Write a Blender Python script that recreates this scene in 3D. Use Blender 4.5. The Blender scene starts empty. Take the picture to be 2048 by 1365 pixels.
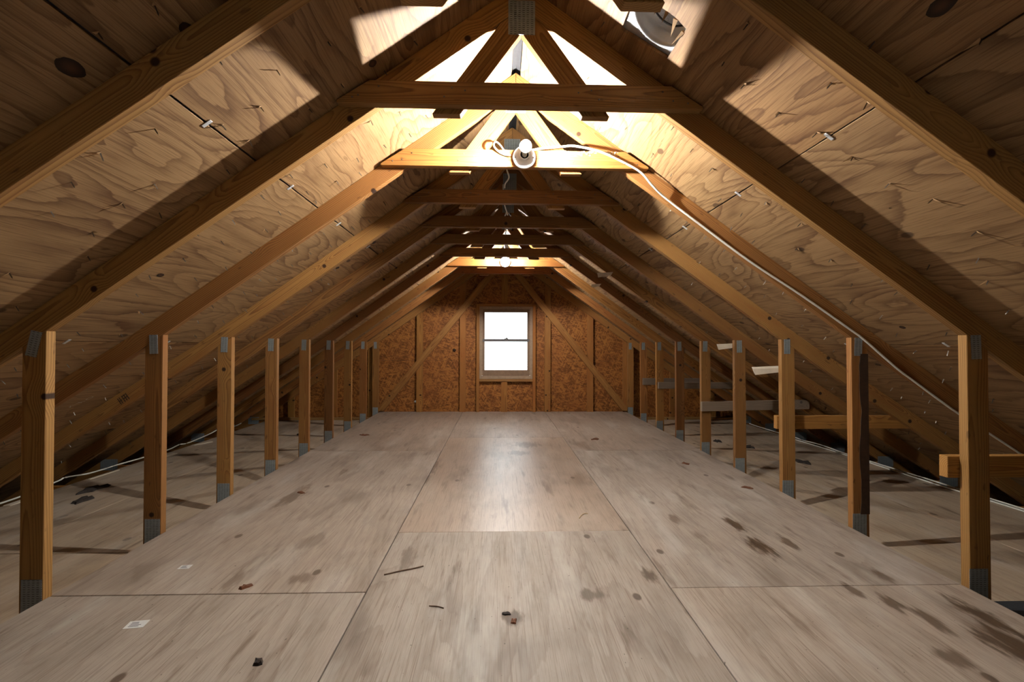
import bpy, bmesh, math, random
from mathutils import Vector, Matrix
random.seed(7)
scene = bpy.context.scene
COL = scene.collection

# ------------------------------------------------------------------ camera, sky, exposure
F_PX, YAW, PITCH, ROLL = 918.8, 0.0304, 0.0105, -0.0035
cam_data = bpy.data.cameras.new('camera')
cam_data.sensor_width = 36.0
cam_data.lens = F_PX * 36.0 / 2048.0
cam_data.clip_start = 0.02
cam = bpy.data.objects.new('camera', cam_data)
COL.objects.link(cam)
fwd = Vector((math.sin(YAW) * math.cos(PITCH), math.cos(YAW) * math.cos(PITCH), math.sin(PITCH)))
rgt = Vector((math.cos(YAW), -math.sin(YAW), 0))
upv = rgt.cross(fwd)
r2 = rgt * math.cos(ROLL) - upv * math.sin(ROLL)
u2 = upv * math.cos(ROLL) + rgt * math.sin(ROLL)
cm = Matrix((r2, u2, -fwd)).transposed().to_4x4()
cm.translation = Vector((-0.0889, 0.0, 0.9668))
cam.matrix_world = cm
scene.camera = cam

world = bpy.data.worlds.new('sky')
scene.world = world
world.use_nodes = True
bg = world.node_tree.nodes['Background']
bg.inputs['Color'].default_value = (0.93, 0.97, 1.0, 1)
bg.inputs['Strength'].default_value = 4.0

vs = scene.view_settings
vs.view_transform = 'Standard'
vs.look = 'None'
vs.gamma = 1.0
vs.use_curve_mapping = False
vs.exposure = 0.1
scene.cycles.max_bounces = 6
scene.cycles.diffuse_bounces = 2
scene.cycles.use_light_tree = False
scene.cycles.adaptive_threshold = 0.1
scene.cycles.adaptive_min_samples = 16
scene.cycles.glossy_bounces = 2
scene.cycles.transparent_max_bounces = 4
scene.cycles.sample_clamp_indirect = 6.0
CORE_STRENGTH = 18500.0

# ------------------------------------------------------------------ dimensions (metres, deck top = 0)
S24 = 0.6096
Y1 = 1.8054
W = 1.8108
HP = 1.019
SL = 0.7109
ZC = 1.8968
T = 0.038
RV = 0.1092
XK = 2.02
SL2 = 0.655
def ty(k): return Y1 + S24 * (k - 1)
def under(x):
    x = abs(x)
    z = HP + SL * (W - min(x, XK))
    return z - SL2 * max(0.0, x - XK)
def roofz(x): return under(x) + RV
YB = -2.6            # behind the camera
YW = 6.762           # inner face of the gable sheathing
SIDE_Z = -0.11

# ------------------------------------------------------------------ node helpers
class NT:
    def __init__(self, name):
        self.m = bpy.data.materials.new(name)
        self.m.use_nodes = True
        self.t = self.m.node_tree
        self.t.nodes.clear()
        self.out = self.t.nodes.new('ShaderNodeOutputMaterial')
    def put(self, sock, v):
        if v is None: return
        if isinstance(v, bpy.types.NodeSocket): self.t.links.new(v, sock)
        else: sock.default_value = v
    def n(self, typ, ins=None, **props):
        nd = self.t.nodes.new(typ)
        for k, v in props.items(): setattr(nd, k, v)
        for k, v in (ins or {}).items(): self.put(nd.inputs[k], v)
        return nd
    def ma(self, op, a, b=None, c=None, clamp=False):
        nd = self.n('ShaderNodeMath', operation=op, use_clamp=clamp)
        self.put(nd.inputs[0], a); self.put(nd.inputs[1], b)
        if c is not None: self.put(nd.inputs[2], c)
        return nd.outputs[0]
    def xyz(self, v):
        o = self.n('ShaderNodeSeparateXYZ', {0: v}).outputs
        return o[0], o[1], o[2]
    def vec(self, x, y, z): return self.n('ShaderNodeCombineXYZ', {0: x, 1: y, 2: z}).outputs[0]
    def noise(self, v, scale=1.0, detail=2.0, rough=0.5, dist=0.0):
        return self.n('ShaderNodeTexNoise', {'Vector': v, 'Scale': scale, 'Detail': detail, 'Roughness': rough, 'Distortion': dist}).outputs[0]
    def sm(self, v, a, b, lo=0.0, hi=1.0):
        nd = self.n('ShaderNodeMapRange', {0: v, 1: a, 2: b, 3: lo, 4: hi}, interpolation_type='SMOOTHSTEP')
        return nd.outputs[0]
    def mix(self, f, a, b, mode='MIX'):
        nd = self.n('ShaderNodeMix', data_type='RGBA', blend_type=mode)
        self.put(nd.inputs[0], f); self.put(nd.inputs[6], a); self.put(nd.inputs[7], b)
        return nd.outputs[2]
    def bump(self, h, strength, dist):
        return self.n('ShaderNodeBump', {'Height': h, 'Strength': strength, 'Distance': dist}).outputs[0]
    def bsdf(self, color, rough=0.6, metal=0.0, normal=None, spec=0.5, **kw):
        nd = self.n('ShaderNodeBsdfPrincipled')
        self.put(nd.inputs['Base Color'], color); self.put(nd.inputs['Roughness'], rough)
        self.put(nd.inputs['Metallic'], metal); self.put(nd.inputs['Specular IOR Level'], spec)
        if normal is not None: self.put(nd.inputs['Normal'], normal)
        for k, v in kw.items(): self.put(nd.inputs[k], v)
        self.t.links.new(nd.outputs[0], self.out.inputs[0])
        return self.m
def c4(r, g, b): return (r, g, b, 1.0)

def mat_plain(name, col, rough=0.5, metal=0.0, var=0.12, scale=40.0, bump=0.0):
    t = NT(name)
    co = t.n('ShaderNodeTexCoord').outputs['Object']
    n = t.noise(co, scale, 3.0, 0.6)
    dark = tuple(c * (1 - var * 2) for c in col[:3]) + (1,)
    lite = tuple(min(1, c * (1 + var)) for c in col[:3]) + (1,)
    return t.bsdf(t.mix(n, dark, lite), rough, metal, t.bump(n, bump, 0.002) if bump else None)

def mat_lumber(name, light, dark, grey=0.0):
    t = NT(name)
    co = t.n('ShaderNodeTexCoord').outputs['Object']
    oi = t.n('ShaderNodeObjectInfo')
    rnd = oi.outputs['Random']
    x0, y, z = t.xyz(co)
    x = t.ma('ADD', x0, t.ma('MULTIPLY', rnd, 41.0))
    fr = lambda k: t.ma('FRACT', t.ma('MULTIPLY', rnd, k))
    # knots
    kv = t.vec(t.ma('MULTIPLY', x, 3.4), t.ma('MULTIPLY', t.ma('ADD', z, fr(91.7)), 3.4), 0.0)
    vor = t.n('ShaderNodeTexVoronoi', {'Vector': kv, 'Scale': 1.0}, voronoi_dimensions='2D')
    gate = t.ma('GREATER_THAN', t.xyz(vor.outputs['Color'])[0], 0.45)
    kd = vor.outputs['Distance']
    knot = t.ma('MULTIPLY', t.sm(kd, 0.055, 0.03), gate)
    swirl = t.ma('MULTIPLY', t.ma('MULTIPLY', t.sm(kd, 0.34, 0.0), gate), 0.020)
    # rings of a flat-sawn board
    n1 = t.ma('SUBTRACT', t.noise(t.vec(t.ma('MULTIPLY', x, 0.9), t.ma('MULTIPLY', y, 3.0), t.ma('MULTIPLY', z, 3.0)), 1.0, 2.0), 0.5)
    n2 = t.ma('SUBTRACT', t.noise(t.vec(t.ma('MULTIPLY', x, 0.6), t.ma('MULTIPLY', y, 5.0), t.ma('ADD', t.ma('MULTIPLY', z, 5.0), 9.0)), 1.0, 2.0), 0.5)
    yy = t.ma('ADD', t.ma('ADD', y, t.ma('ADD', t.ma('MULTIPLY', fr(13.3), 0.05), 0.022)), t.ma('MULTIPLY', n1, 0.06))
    zz = t.ma('ADD', t.ma('ADD', z, t.ma('MULTIPLY', t.ma('SUBTRACT', fr(29.9), 0.5), 0.07)), t.ma('MULTIPLY', n2, 0.05))
    r = t.ma('SQRT', t.ma('ADD', t.ma('MULTIPLY', yy, yy), t.ma('MULTIPLY', zz, zz)))
    r = t.ma('ADD', r, swirl)
    fib = t.noise(t.vec(t.ma('MULTIPLY', x, 5.0), t.ma('MULTIPLY', y, 260.0), t.ma('MULTIPLY', z, 260.0)), 1.0, 2.0)
    ph = t.ma('FRACT', t.ma('ADD', t.ma('MULTIPLY', r, 1 / 0.0075), t.ma('MULTIPLY', fib, 0.3)))
    ring = t.ma('MULTIPLY', t.ma('POWER', ph, 2.0), t.sm(ph, 1.0, 0.9))
    blot = t.noise(t.vec(t.ma('MULTIPLY', x, 1.7), t.ma('MULTIPLY', y, 9.0), t.ma('MULTIPLY', z, 9.0)), 1.0, 3.0)
    colr = t.mix(t.ma('MULTIPLY', ring, t.sm(blot, 0.3, 0.7, 0.6, 1.0)), light, dark)
    colr = t.mix(t.ma('MULTIPLY', fib, 0.35), colr, c4(0.16, 0.07, 0.02))
    colr = t.mix(t.sm(blot, 0.5, 0.72, 0.0, 0.45), colr, c4(0.30, 0.125, 0.035))
    spots = t.noise(t.vec(t.ma('MULTIPLY', x, 14.0), t.ma('MULTIPLY', y, 40.0), t.ma('MULTIPLY', z, 40.0)), 1.0, 2.0)
    colr = t.mix(t.sm(spots, 0.66, 0.78, 0.0, 0.55), colr, c4(0.07, 0.035, 0.015))
    colr = t.mix(knot, colr, c4(0.035, 0.015, 0.006))
    colr = t.mix(1.0, colr, oi.outputs['Color'], 'MULTIPLY')
    if grey: colr = t.mix(grey, colr, c4(0.22, 0.19, 0.16))
    h = t.ma('ADD', t.ma('MULTIPLY', ring, -0.4), t.ma('MULTIPLY', fib, 0.8))
    return t.bsdf(colr, t.sm(blot, 0.2, 0.8, 0.62, 0.8), 0.0, t.bump(h, 0.25, 0.0012), 0.35)

def mat_ply(name, early, late, stain, band=0.75, gloss=False, stains=(), wet=0.0, sx=0.8, rings=17.0, dirt=0.35, bmp=0.4):
    t = NT(name)
    co = t.n('ShaderNodeTexCoord').outputs['Object']
    oi = t.n('ShaderNodeObjectInfo')
    rnd = oi.outputs['Random']
    x0, y0, z = t.xyz(co)
    x = t.ma('ADD', x0, t.ma('MULTIPLY', rnd, 53.0))
    y = t.ma('ADD', y0, t.ma('MULTIPLY', t.ma('FRACT', t.ma('MULTIPLY', rnd, 17.7)), 31.0))
    n = t.noise(t.vec(t.ma('MULTIPLY', x, sx), t.ma('MULTIPLY', y, 2.6), rnd), 1.0, 2.2, 0.45, 0.5)
    wob = t.noise(t.vec(t.ma('MULTIPLY', x, 11.0), t.ma('MULTIPLY', y, 38.0), 0.0), 1.0, 2.0, 0.6)
    ph = t.ma('ADD', t.ma('MULTIPLY', n, rings), t.ma('MULTIPLY', wob, 0.42))
    sn = t.ma('FRACT', ph)
    ring = t.ma('MULTIPLY', t.ma('POWER', sn, 2.6), t.sm(sn, 1.0, 0.93))
    fib = t.noise(t.vec(t.ma('MULTIPLY', x, 7.0), t.ma('MULTIPLY', y, 300.0), 0.0), 1.0, 3.0, 0.6)
    blot = t.noise(t.vec(t.ma('MULTIPLY', x, 1.4), t.ma('MULTIPLY', y, 4.0), 3.0), 1.0, 4.0, 0.55)
    colr = t.mix(t.ma('MULTIPLY', ring, t.sm(blot, 0.3, 0.65, band * 0.35, band)), early, late)
    colr = t.mix(t.sm(fib, 0.45, 0.75, 0.0, 0.55), colr, late)
    lines = t.noise(t.vec(t.ma('MULTIPLY', x, 2.6), t.ma('MULTIPLY', y, 110.0), 7.0), 1.0, 2.0, 0.6)
    colr = t.mix(t.sm(lines, 0.52, 0.7, 0.0, 0.5), colr, late)
    colr = t.mix(t.sm(blot, 0.52, 0.75, 0.0, dirt), colr, stain)
    # oval repair plugs and small knots
    pv = t.vec(t.ma('MULTIPLY', x, 1.6), t.ma('MULTIPLY', y, 2.6), 0.0)
    vor = t.n('ShaderNodeTexVoronoi', {'Vector': pv, 'Scale': 1.0}, voronoi_dimensions='2D')
    vc = t.xyz(vor.outputs['Color'])
    kn = t.ma('MULTIPLY', t.sm(vor.outputs['Distance'], 0.05, 0.03), t.ma('GREATER_THAN', vc[0], 0.6))
    colr = t.mix(t.ma('MULTIPLY', kn, 0.8), colr, c4(0.06, 0.03, 0.014))
    rough = 0.7
    if gloss:
        streak = t.noise(t.vec(t.ma('MULTIPLY', x, 2.2), t.ma('MULTIPLY', y, 13.0), 5.0), 1.0, 4.0, 0.6)
        colr = t.mix(t.sm(streak, 0.56, 0.74, 0.0, 0.75), colr, c4(0.12, 0.075, 0.045))
        hair = t.noise(t.vec(t.ma('MULTIPLY', x, 5.0), t.ma('MULTIPLY', y, 70.0), 2.0), 1.0, 4.0, 0.7)
        colr = t.mix(t.sm(hair, 0.56, 0.72, 0.0, 0.42), colr, c4(0.13, 0.085, 0.055))
        grime = t.noise(t.vec(t.ma('MULTIPLY', x, 2.6), t.ma('MULTIPLY', y, 3.6), 4.0), 1.0, 5.0, 0.62)
        colr = t.mix(t.sm(grime, 0.48, 0.75, 0.0, 0.45), colr, c4(0.20, 0.155, 0.12))
        pale = t.noise(t.vec(t.ma('MULTIPLY', x, 1.3), t.ma('MULTIPLY', y, 5.0), 8.0), 1.0, 5.0, 0.6)
        colr = t.mix(t.sm(pale, 0.5, 0.72, 0.0, 0.5), colr, c4(0.56, 0.50, 0.43))
        speck = t.noise(t.vec(t.ma('MULTIPLY', x, 60.0), t.ma('MULTIPLY', y, 90.0), 0.0), 1.0, 1.0)
        colr = t.mix(t.sm(speck, 0.74, 0.80, 0.0, 0.75), colr, c4(0.05, 0.035, 0.025))
        if stains:
            px, py, pz = t.xyz(t.n('ShaderNodeNewGeometry').outputs['Position'])
            wx = t.ma('MULTIPLY', t.ma('SUBTRACT', t.noise(t.vec(t.ma('MULTIPLY', px, 34.0), t.ma('MULTIPLY', py, 7.0), 0.0), 1.0, 4.0, 0.6), 0.5), 2.6)
            acc = None
            for (sx, sy, a, b, d) in stains:
                u = t.ma('DIVIDE', t.ma('SUBTRACT', px, sx), a)
                v = t.ma('DIVIDE', t.ma('SUBTRACT', py, sy), b)
                q = t.ma('ADD', t.ma('SQRT', t.ma('ADD', t.ma('MULTIPLY', u, u), t.ma('MULTIPLY', v, v))), wx)
                s = t.sm(q, 1.15, 0.45, 0.0, min(1.0, d * 1.15))
                acc = s if acc is None else t.ma('MAXIMUM', acc, s)
            colr = t.mix(acc, colr, c4(0.085, 0.05, 0.028))
        glz = t.noise(t.vec(t.ma('MULTIPLY', x, 1.1), t.ma('MULTIPLY', y, 12.0), 6.0), 1.0, 3.0, 0.6)
        rough = t.sm(t.ma('ADD', glz, t.ma('MULTIPLY', ring, 0.12)), 0.28, 0.72, 0.62 - wet * 0.26, 0.46 - wet * 0.165)
    colr = t.mix(1.0, colr, oi.outputs['Color'], 'MULTIPLY')
    h = t.ma('ADD', t.ma('MULTIPLY', sn, 0.45), t.ma('ADD', t.ma('MULTIPLY', fib, 0.6), t.ma('MULTIPLY', lines, 0.9)))
    return t.bsdf(colr, rough, 0.0, t.bump(h, bmp, 0.0015), 0.5 + 0.4 * wet if gloss else 0.3)

def mat_osb():
    t = NT('strand_board')
    co = t.n('ShaderNodeTexCoord').outputs['Object']
    col = c4(0.34, 0.125, 0.03)
    vals = []
    for i, ang in enumerate((0.2, 1.15, 2.2, 2.8)):
        mp = t.n('ShaderNodeMapping', {0: co, 2: (0, ang, 0)})
        x, y, z = t.xyz(mp.outputs[0])
        v = t.vec(t.ma('MULTIPLY', x, 11.0), 0.0, t.ma('ADD', t.ma('MULTIPLY', z, 70.0), i * 3.3))
        vo = t.n('ShaderNodeTexVoronoi', {'Vector': v, 'Scale': 1.0, 'Randomness': 1.0})
        vals.append(t.xyz(vo.outputs['Color'])[i % 3])
    m1 = t.ma('MAXIMUM', vals[0], vals[1]); m2 = t.ma('MAXIMUM', vals[2], vals[3])
    f = t.ma('MULTIPLY', t.ma('ADD', m1, m2), 0.5)
    colr = t.mix(t.sm(f, 0.4, 0.95), c4(0.15, 0.048, 0.008), c4(0.42, 0.165, 0.036))
    fl = t.noise(co, 90.0, 3.0, 0.65)
    colr = t.mix(t.sm(fl, 0.58, 0.70, 0.0, 0.42), colr, c4(0.09, 0.03, 0.008))
    big = t.noise(co, 2.2, 3.0)
    colr = t.mix(t.sm(big, 0.4, 0.7, 0.0, 0.35), colr, c4(0.22, 0.07, 0.016))
    return t.bsdf(colr, 0.62, 0.0, t.bump(f, 0.3, 0.001), 0.35)

def mat_plate(name, col):
    t = NT(name)
    co = t.n('ShaderNodeTexCoord').outputs['Object']
    x, y, z = t.xyz(co)
    u = t.ma('FRACT', t.ma('DIVIDE', t.ma('ADD', x, 5.0), 0.0165))
    v = t.ma('FRACT', t.ma('DIVIDE', t.ma('ADD', z, 5.0), 0.0085))
    su = t.ma('MULTIPLY', t.sm(u, 0.18, 0.28), t.sm(u, 0.82, 0.72))
    sv = t.ma('MULTIPLY', t.sm(v, 0.34, 0.42), t.sm(v, 0.70, 0.62))
    slot = t.ma('MULTIPLY', su, sv)
    n = t.noise(co, 60.0, 3.0)
    colr = t.mix(n, tuple(c * 0.55 for c in col[:3]) + (1,), col)
    colr = t.mix(t.ma('MULTIPLY', slot, 0.75), colr, c4(0.02, 0.02, 0.02))
    return t.bsdf(colr, 0.45, 0.35, t.bump(t.ma('SUBTRACT', 1.0, slot), 0.7, 0.002))

def mat_knot():
    t = NT('knot_wood')
    co = t.n('ShaderNodeTexCoord').outputs['Object']
    x, y, z = t.xyz(co)
    r = t.ma('SQRT', t.ma('ADD', t.ma('MULTIPLY', x, x), t.ma('MULTIPLY', y, y)))
    n = t.noise(co, 90.0, 3.0)
    rr = t.ma('ADD', r, t.ma('MULTIPLY', n, 0.006))
    colr = t.mix(t.sm(rr, 0.004, 0.022), c4(0.075, 0.03, 0.012), c4(0.018, 0.009, 0.004))
    return t.bsdf(colr, 0.7, 0.0, t.bump(n, 0.3, 0.001), 0.3)

def mat_glass():
    t = NT('window_glass')
    tr = t.n('ShaderNodeBsdfTransparent', {0: c4(0.93, 0.95, 0.95)})
    gl = t.n('ShaderNodeBsdfGlossy', {0: c4(1, 1, 1), 1: 0.03})
    fr = t.n('ShaderNodeFresnel', {0: 1.45})
    mx = t.n('ShaderNodeMixShader', {0: fr.outputs[0], 1: tr.outputs[0], 2: gl.outputs[0]})
    t.t.links.new(mx.outputs[0], t.out.inputs[0])
    return t.m

def mat_bulb():
    t = NT('glowing_bulb_glass')
    em = t.n('ShaderNodeEmission', {0: c4(1.0, 0.97, 0.92), 1: 4.0})
    tr = t.n('ShaderNodeBsdfTransparent', {0: c4(1, 1, 1)})
    ad = t.n('ShaderNodeAddShader', {0: em.outputs[0], 1: tr.outputs[0]})
    t.t.links.new(ad.outputs[0], t.out.inputs[0])
    return t.m
def mat_core(k=1.0):
    t = NT('lit_filament')
    em = t.n('ShaderNodeEmission', {0: c4(1.0, 0.975, 0.93), 1: CORE_STRENGTH * k})
    t.t.links.new(em.outputs[0], t.out.inputs[0])
    return t.m

FLOOR_STAINS = [(1.20, 2.46, .035, .13, .85), (1.18, 2.20, .05, .14, .9), (.90, 2.55, .03, .07, .6), (1.35, 2.24, .03, .10, .7),
    (1.54, 1.91, .03, .08, .6), (1.66, 1.60, .05, .16, .9), (1.60, 1.44, .10, .14, .85), (1.45, 1.60, .03, .09, .7), (1.40, 1.70, .03, .07, .7),
    (1.32, 1.80, .025, .07, .7), (.55, 1.93, .03, .07, .75), (-.90, 1.94, .05, .05, .5), (-1.40, 3.0, .05, .25, .55), (.27, 1.79, .06, .05, .6),
    (-.60, 3.72, .05, .25, .6), (.20, 4.5, .16, .12, .55), (.1, 4.15, .12, .10, .5), (-.62, 3.32, .05, .18, .6), (-1.0, 2.3, .08, .10, .35),
    (.62, 1.66, .03, .03, .4), (1.33, 1.40, .05, .05, .6), (-.04, 1.64, .045, .05, .7), (-1.16, 1.93, .03, .12, .45), (-.5, 2.1, .04, .14, .45)]
M = {
    'lumber': mat_lumber('pine_lumber', c4(0.43, 0.245, 0.083), c4(0.105, 0.041, 0.010)),
    'grey_lumber': mat_lumber('weathered_lumber', c4(0.34, 0.24, 0.15), c4(0.16, 0.10, 0.06), 0.45),
    'roof': mat_ply('roof_plywood', c4(0.365, 0.22, 0.10), c4(0.105, 0.046, 0.017), c4(0.12, 0.052, 0.022), 1.0, rings=19.0, dirt=0.5),
    'side': mat_ply('side_plywood', c4(0.50, 0.395, 0.285), c4(0.26, 0.175, 0.11), c4(0.14, 0.09, 0.055), 0.45, True, (), sx=0.4, rings=13.0, dirt=0.6),
    'osb': mat_osb(),
    'plate': mat_plate('galvanised_plate', c4(0.40, 0.45, 0.46)),
    'galv': mat_plain('galvanised_sheet', c4(0.66, 0.69, 0.72), 0.36, 0.45, 0.12, 25.0),
    'galv_rough': mat_plain('galvanised_screen', c4(0.62, 0.66, 0.72), 0.5, 0.4, 0.3, 260.0, 0.8),
    'knot': mat_knot(),
    'glass': mat_glass(),
    'bulb': mat_bulb(),
    'core': mat_core(),
    'core_dim': mat_core(0.68),
    'porcelain': mat_plain('white_porcelain', c4(0.78, 0.78, 0.76), 0.25, 0.0, 0.03, 20.0),
    'box': mat_plain('dark_box_metal', c4(0.10, 0.10, 0.10), 0.5, 0.6, 0.1),
    'cable': mat_plain('white_cable_sheath', c4(0.72, 0.70, 0.62), 0.45, 0.0, 0.05),
    'winframe': mat_plain('weathered_window_frame', c4(0.36, 0.25, 0.165), 0.6, 0.0, 0.2, 30.0),
    'sash': mat_plain('window_sash_wood', c4(0.24, 0.15, 0.09), 0.6, 0.0, 0.2, 30.0),
    'rail': mat_plain('grey_meeting_rail', c4(0.13, 0.12, 0.12), 0.5, 0.2, 0.1),
    'steel': mat_plain('nail_steel', c4(0.16, 0.14, 0.12), 0.45, 0.8, 0.2),
    'splinter': mat_plain('splinter_wood', c4(0.42, 0.25, 0.11), 0.8, 0.0, 0.2),
    'pale': mat_plain('pale_matte', c4(0.72, 0.62, 0.48), 0.7, 0.0, 0.12, 15.0),
    'black': mat_plain('black_felt', c4(0.02, 0.022, 0.026), 0.9, 0.0, 0.3, 120.0, 0.5),
    'leaf': mat_plain('dry_leaf', c4(0.16, 0.06, 0.025), 0.8, 0.0, 0.3),
    'twig': mat_plain('twig_bark', c4(0.14, 0.08, 0.045), 0.8, 0.0, 0.3),
    'straw': mat_plain('pale_straw', c4(0.55, 0.43, 0.27), 0.7, 0.0, 0.1),
    'dirt': mat_plain('dark_dirt', c4(0.035, 0.025, 0.02), 0.9, 0.0, 0.3),
    'paper': mat_plain('white_paper', c4(0.66, 0.66, 0.64), 0.7, 0.0, 0.06, 60.0),
    'ink': mat_plain('grey_ink', c4(0.2, 0.2, 0.22), 0.8, 0.0, 0.1),
    'stamp': mat_plain('dark_stamp_ink', c4(0.05, 0.025, 0.012), 0.8, 0.0, 0.1),
    'chalk': mat_plain('white_chalk', c4(0.62, 0.56, 0.46), 0.9, 0.0, 0.2),
    'resin': mat_plain('white_resin', c4(0.75, 0.72, 0.66), 0.4, 0.0, 0.15, 200.0),
    'shingle': mat_plain('dark_shingle_underside', c4(0.03, 0.03, 0.032), 0.9),
    'gypsum': mat_plain('dark_insulation', c4(0.05, 0.035, 0.03), 0.95, 0.0, 0.4, 20.0),
}

# ------------------------------------------------------------------ mesh helpers
def link(name, me, mat=None, parent=None, mw=None):
    o = bpy.data.objects.new(name, me)
    COL.objects.link(o)
    if me is not None and mat is not None and not me.materials: me.materials.append(mat)
    if parent is not None: o.parent = parent
    if mw is not None: o.matrix_basis = mw
    return o
def tag(o, label=None, cat=None, group=None, kind=None):
    if label: o['label'] = label
    if cat: o['category'] = cat
    if group: o['group'] = group
    if kind: o['kind'] = kind
    return o
def empty(name, loc=(0, 0, 0)):
    o = bpy.data.objects.new(name, None)
    o.empty_display_size = 0.05
    COL.objects.link(o)
    o.location = loc
    return o
def struct(name, loc=(0, 0, 0)): return tag(empty(name, loc), kind='structure')
def finish(bm, name, smooth=False):
    bmesh.ops.recalc_face_normals(bm, faces=bm.faces[:])
    me = bpy.data.meshes.new(name)
    if smooth:
        for f in bm.faces: f.smooth = True
    bm.to_mesh(me); bm.free()
    return me
def box_mesh(name, sx, sy, sz, bev=0.0):
    bm = bmesh.new()
    bmesh.ops.create_cube(bm, size=1.0, matrix=Matrix.Diagonal((sx, sy, sz, 1)))
    if bev: bmesh.ops.bevel(bm, geom=bm.edges[:], offset=bev, segments=1, affect='EDGES')
    return finish(bm, name)
def add_box(bm, x0, x1, y0, y1, z0, z1):
    vs_ = [bm.verts.new(p) for p in ((x0, y0, z0), (x1, y0, z0), (x1, y1, z0), (x0, y1, z0), (x0, y0, z1), (x1, y0, z1), (x1, y1, z1), (x0, y1, z1))]
    for f in ((0, 1, 2, 3), (4, 5, 6, 7), (0, 1, 5, 4), (1, 2, 6, 5), (2, 3, 7, 6), (3, 0, 4, 7)): bm.faces.new([vs_[i] for i in f])
def clip(poly, a, b, c):       # keep a*x + b*z <= c
    out = []
    for i in range(len(poly)):
        p, q = poly[i], poly[(i + 1) % len(poly)]
        dp, dq = a * p[0] + b * p[1] - c, a * q[0] + b * q[1] - c
        if dp <= 0: out.append(p)
        if dp * dq < 0:
            s = dp / (dp - dq)
            out.append((p[0] + (q[0] - p[0]) * s, p[1] + (q[1] - p[1]) * s))
    return out
def member(name, poly, ang, y0, y1, mat, parent, bev=0.0018, cache={}, key=None, tint=None):
    """a board lying in the truss plane: outline poly (x, z), grain along ang, from y0 to y1; local x runs along the grain"""
    cx = sum(p[0] for p in poly) / len(poly); cz = sum(p[1] for p in poly) / len(poly)
    ca, sa = math.cos(ang), math.sin(ang)
    if key is not None and key in cache: me = cache[key]
    else:
        bm = bmesh.new()
        h = (y1 - y0) / 2
        loc = [((p[0] - cx) * ca + (p[1] - cz) * sa, -(p[0] - cx) * sa + (p[1] - cz) * ca) for p in poly]
        a = [bm.verts.new((u, -h, v)) for u, v in loc]; b = [bm.verts.new((u, h, v)) for u, v in loc]
        bm.faces.new(a); bm.faces.new(b)
        for i in range(len(loc)):
            j = (i + 1) % len(loc); bm.faces.new((a[i], a[j], b[j], b[i]))
        if bev: bmesh.ops.bevel(bm, geom=bm.edges[:], offset=bev, segments=1, affect='EDGES')
        me = finish(bm, name)
        if key is not None: cache[key] = me
    mw = Matrix.Translation((cx, (y0 + y1) / 2, cz)) @ Matrix.Rotation(-ang, 4, 'Y')
    o = link(name, me, mat, parent, mw)
    o.color = tint or (1, 1, 1, 1)
    return o
def rect(x0, x1, z0, z1): return [(x0, z0), (x1, z0), (x1, z1), (x0, z1)]
def tube_mesh(name, pts, r, sides=8, flat=1.0):
    P = [Vector(p) for p in pts]
    # smooth the path
    Q = []
    for i in range(len(P) - 1):
        a = P[max(0, i - 1)]; b = P[i]; c = P[i + 1]; d = P[min(len(P) - 1, i + 2)]
        for s in range(5):
            t = s / 5
            Q.append(0.5 * ((2 * b) + (c - a) * t + (2 * a - 5 * b + 4 * c - d) * t * t + (3 * b - a - 3 * c + d) * t ** 3))
    Q.append(P[-1])
    bm = bmesh.new(); rings = []
    for i, p in enumerate(Q):
        tg = (Q[min(i + 1, len(Q) - 1)] - Q[max(i - 1, 0)]).normalized()
        n = tg.cross(Vector((0, 1, 0)))
        if n.length < 1e-3: n = tg.cross(Vector((1, 0, 0)))
        n.normalize(); b2 = tg.cross(n)
        rings.append([bm.verts.new(p + n * (r * math.cos(2 * math.pi * k / sides)) + b2 * (r * flat * math.sin(2 * math.pi * k / sides))) for k in range(sides)])
    for i in range(len(rings) - 1):
        for k in range(sides): bm.faces.new((rings[i][k], rings[i][(k + 1) % sides], rings[i + 1][(k + 1) % sides], rings[i + 1][k]))
    bm.faces.new(rings[0]); bm.faces.new(rings[-1])
    return finish(bm, name, True)
def lathe_mesh(name, prof, sides=32, smooth=True, cap0=False, cap1=False):
    """profile (r, h) turned about local z"""
    bm = bmesh.new(); rings = []
    for r, h in prof:
        if r < 1e-6: rings.append([bm.verts.new((0, 0, h))])
        else: rings.append([bm.verts.new((r * math.cos(2 * math.pi * k / sides), r * math.sin(2 * math.pi * k / sides), h)) for k in range(sides)])
    for a, b in zip(rings, rings[1:]):
        for k in range(sides):
            j = (k + 1) % sides
            if len(a) == 1 and len(b) == 1: continue
            if len(a) == 1: bm.faces.new((a[0], b[k], b[j]))
            elif len(b) == 1: bm.faces.new((a[k], a[j], b[0]))
            else: bm.faces.new((a[k], a[j], b[j], b[k]))
    if cap0 and len(rings[0]) > 1: bm.faces.new(rings[0])
    if cap1 and len(rings[-1]) > 1: bm.faces.new(rings[-1])
    return finish(bm, name, smooth)

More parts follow.
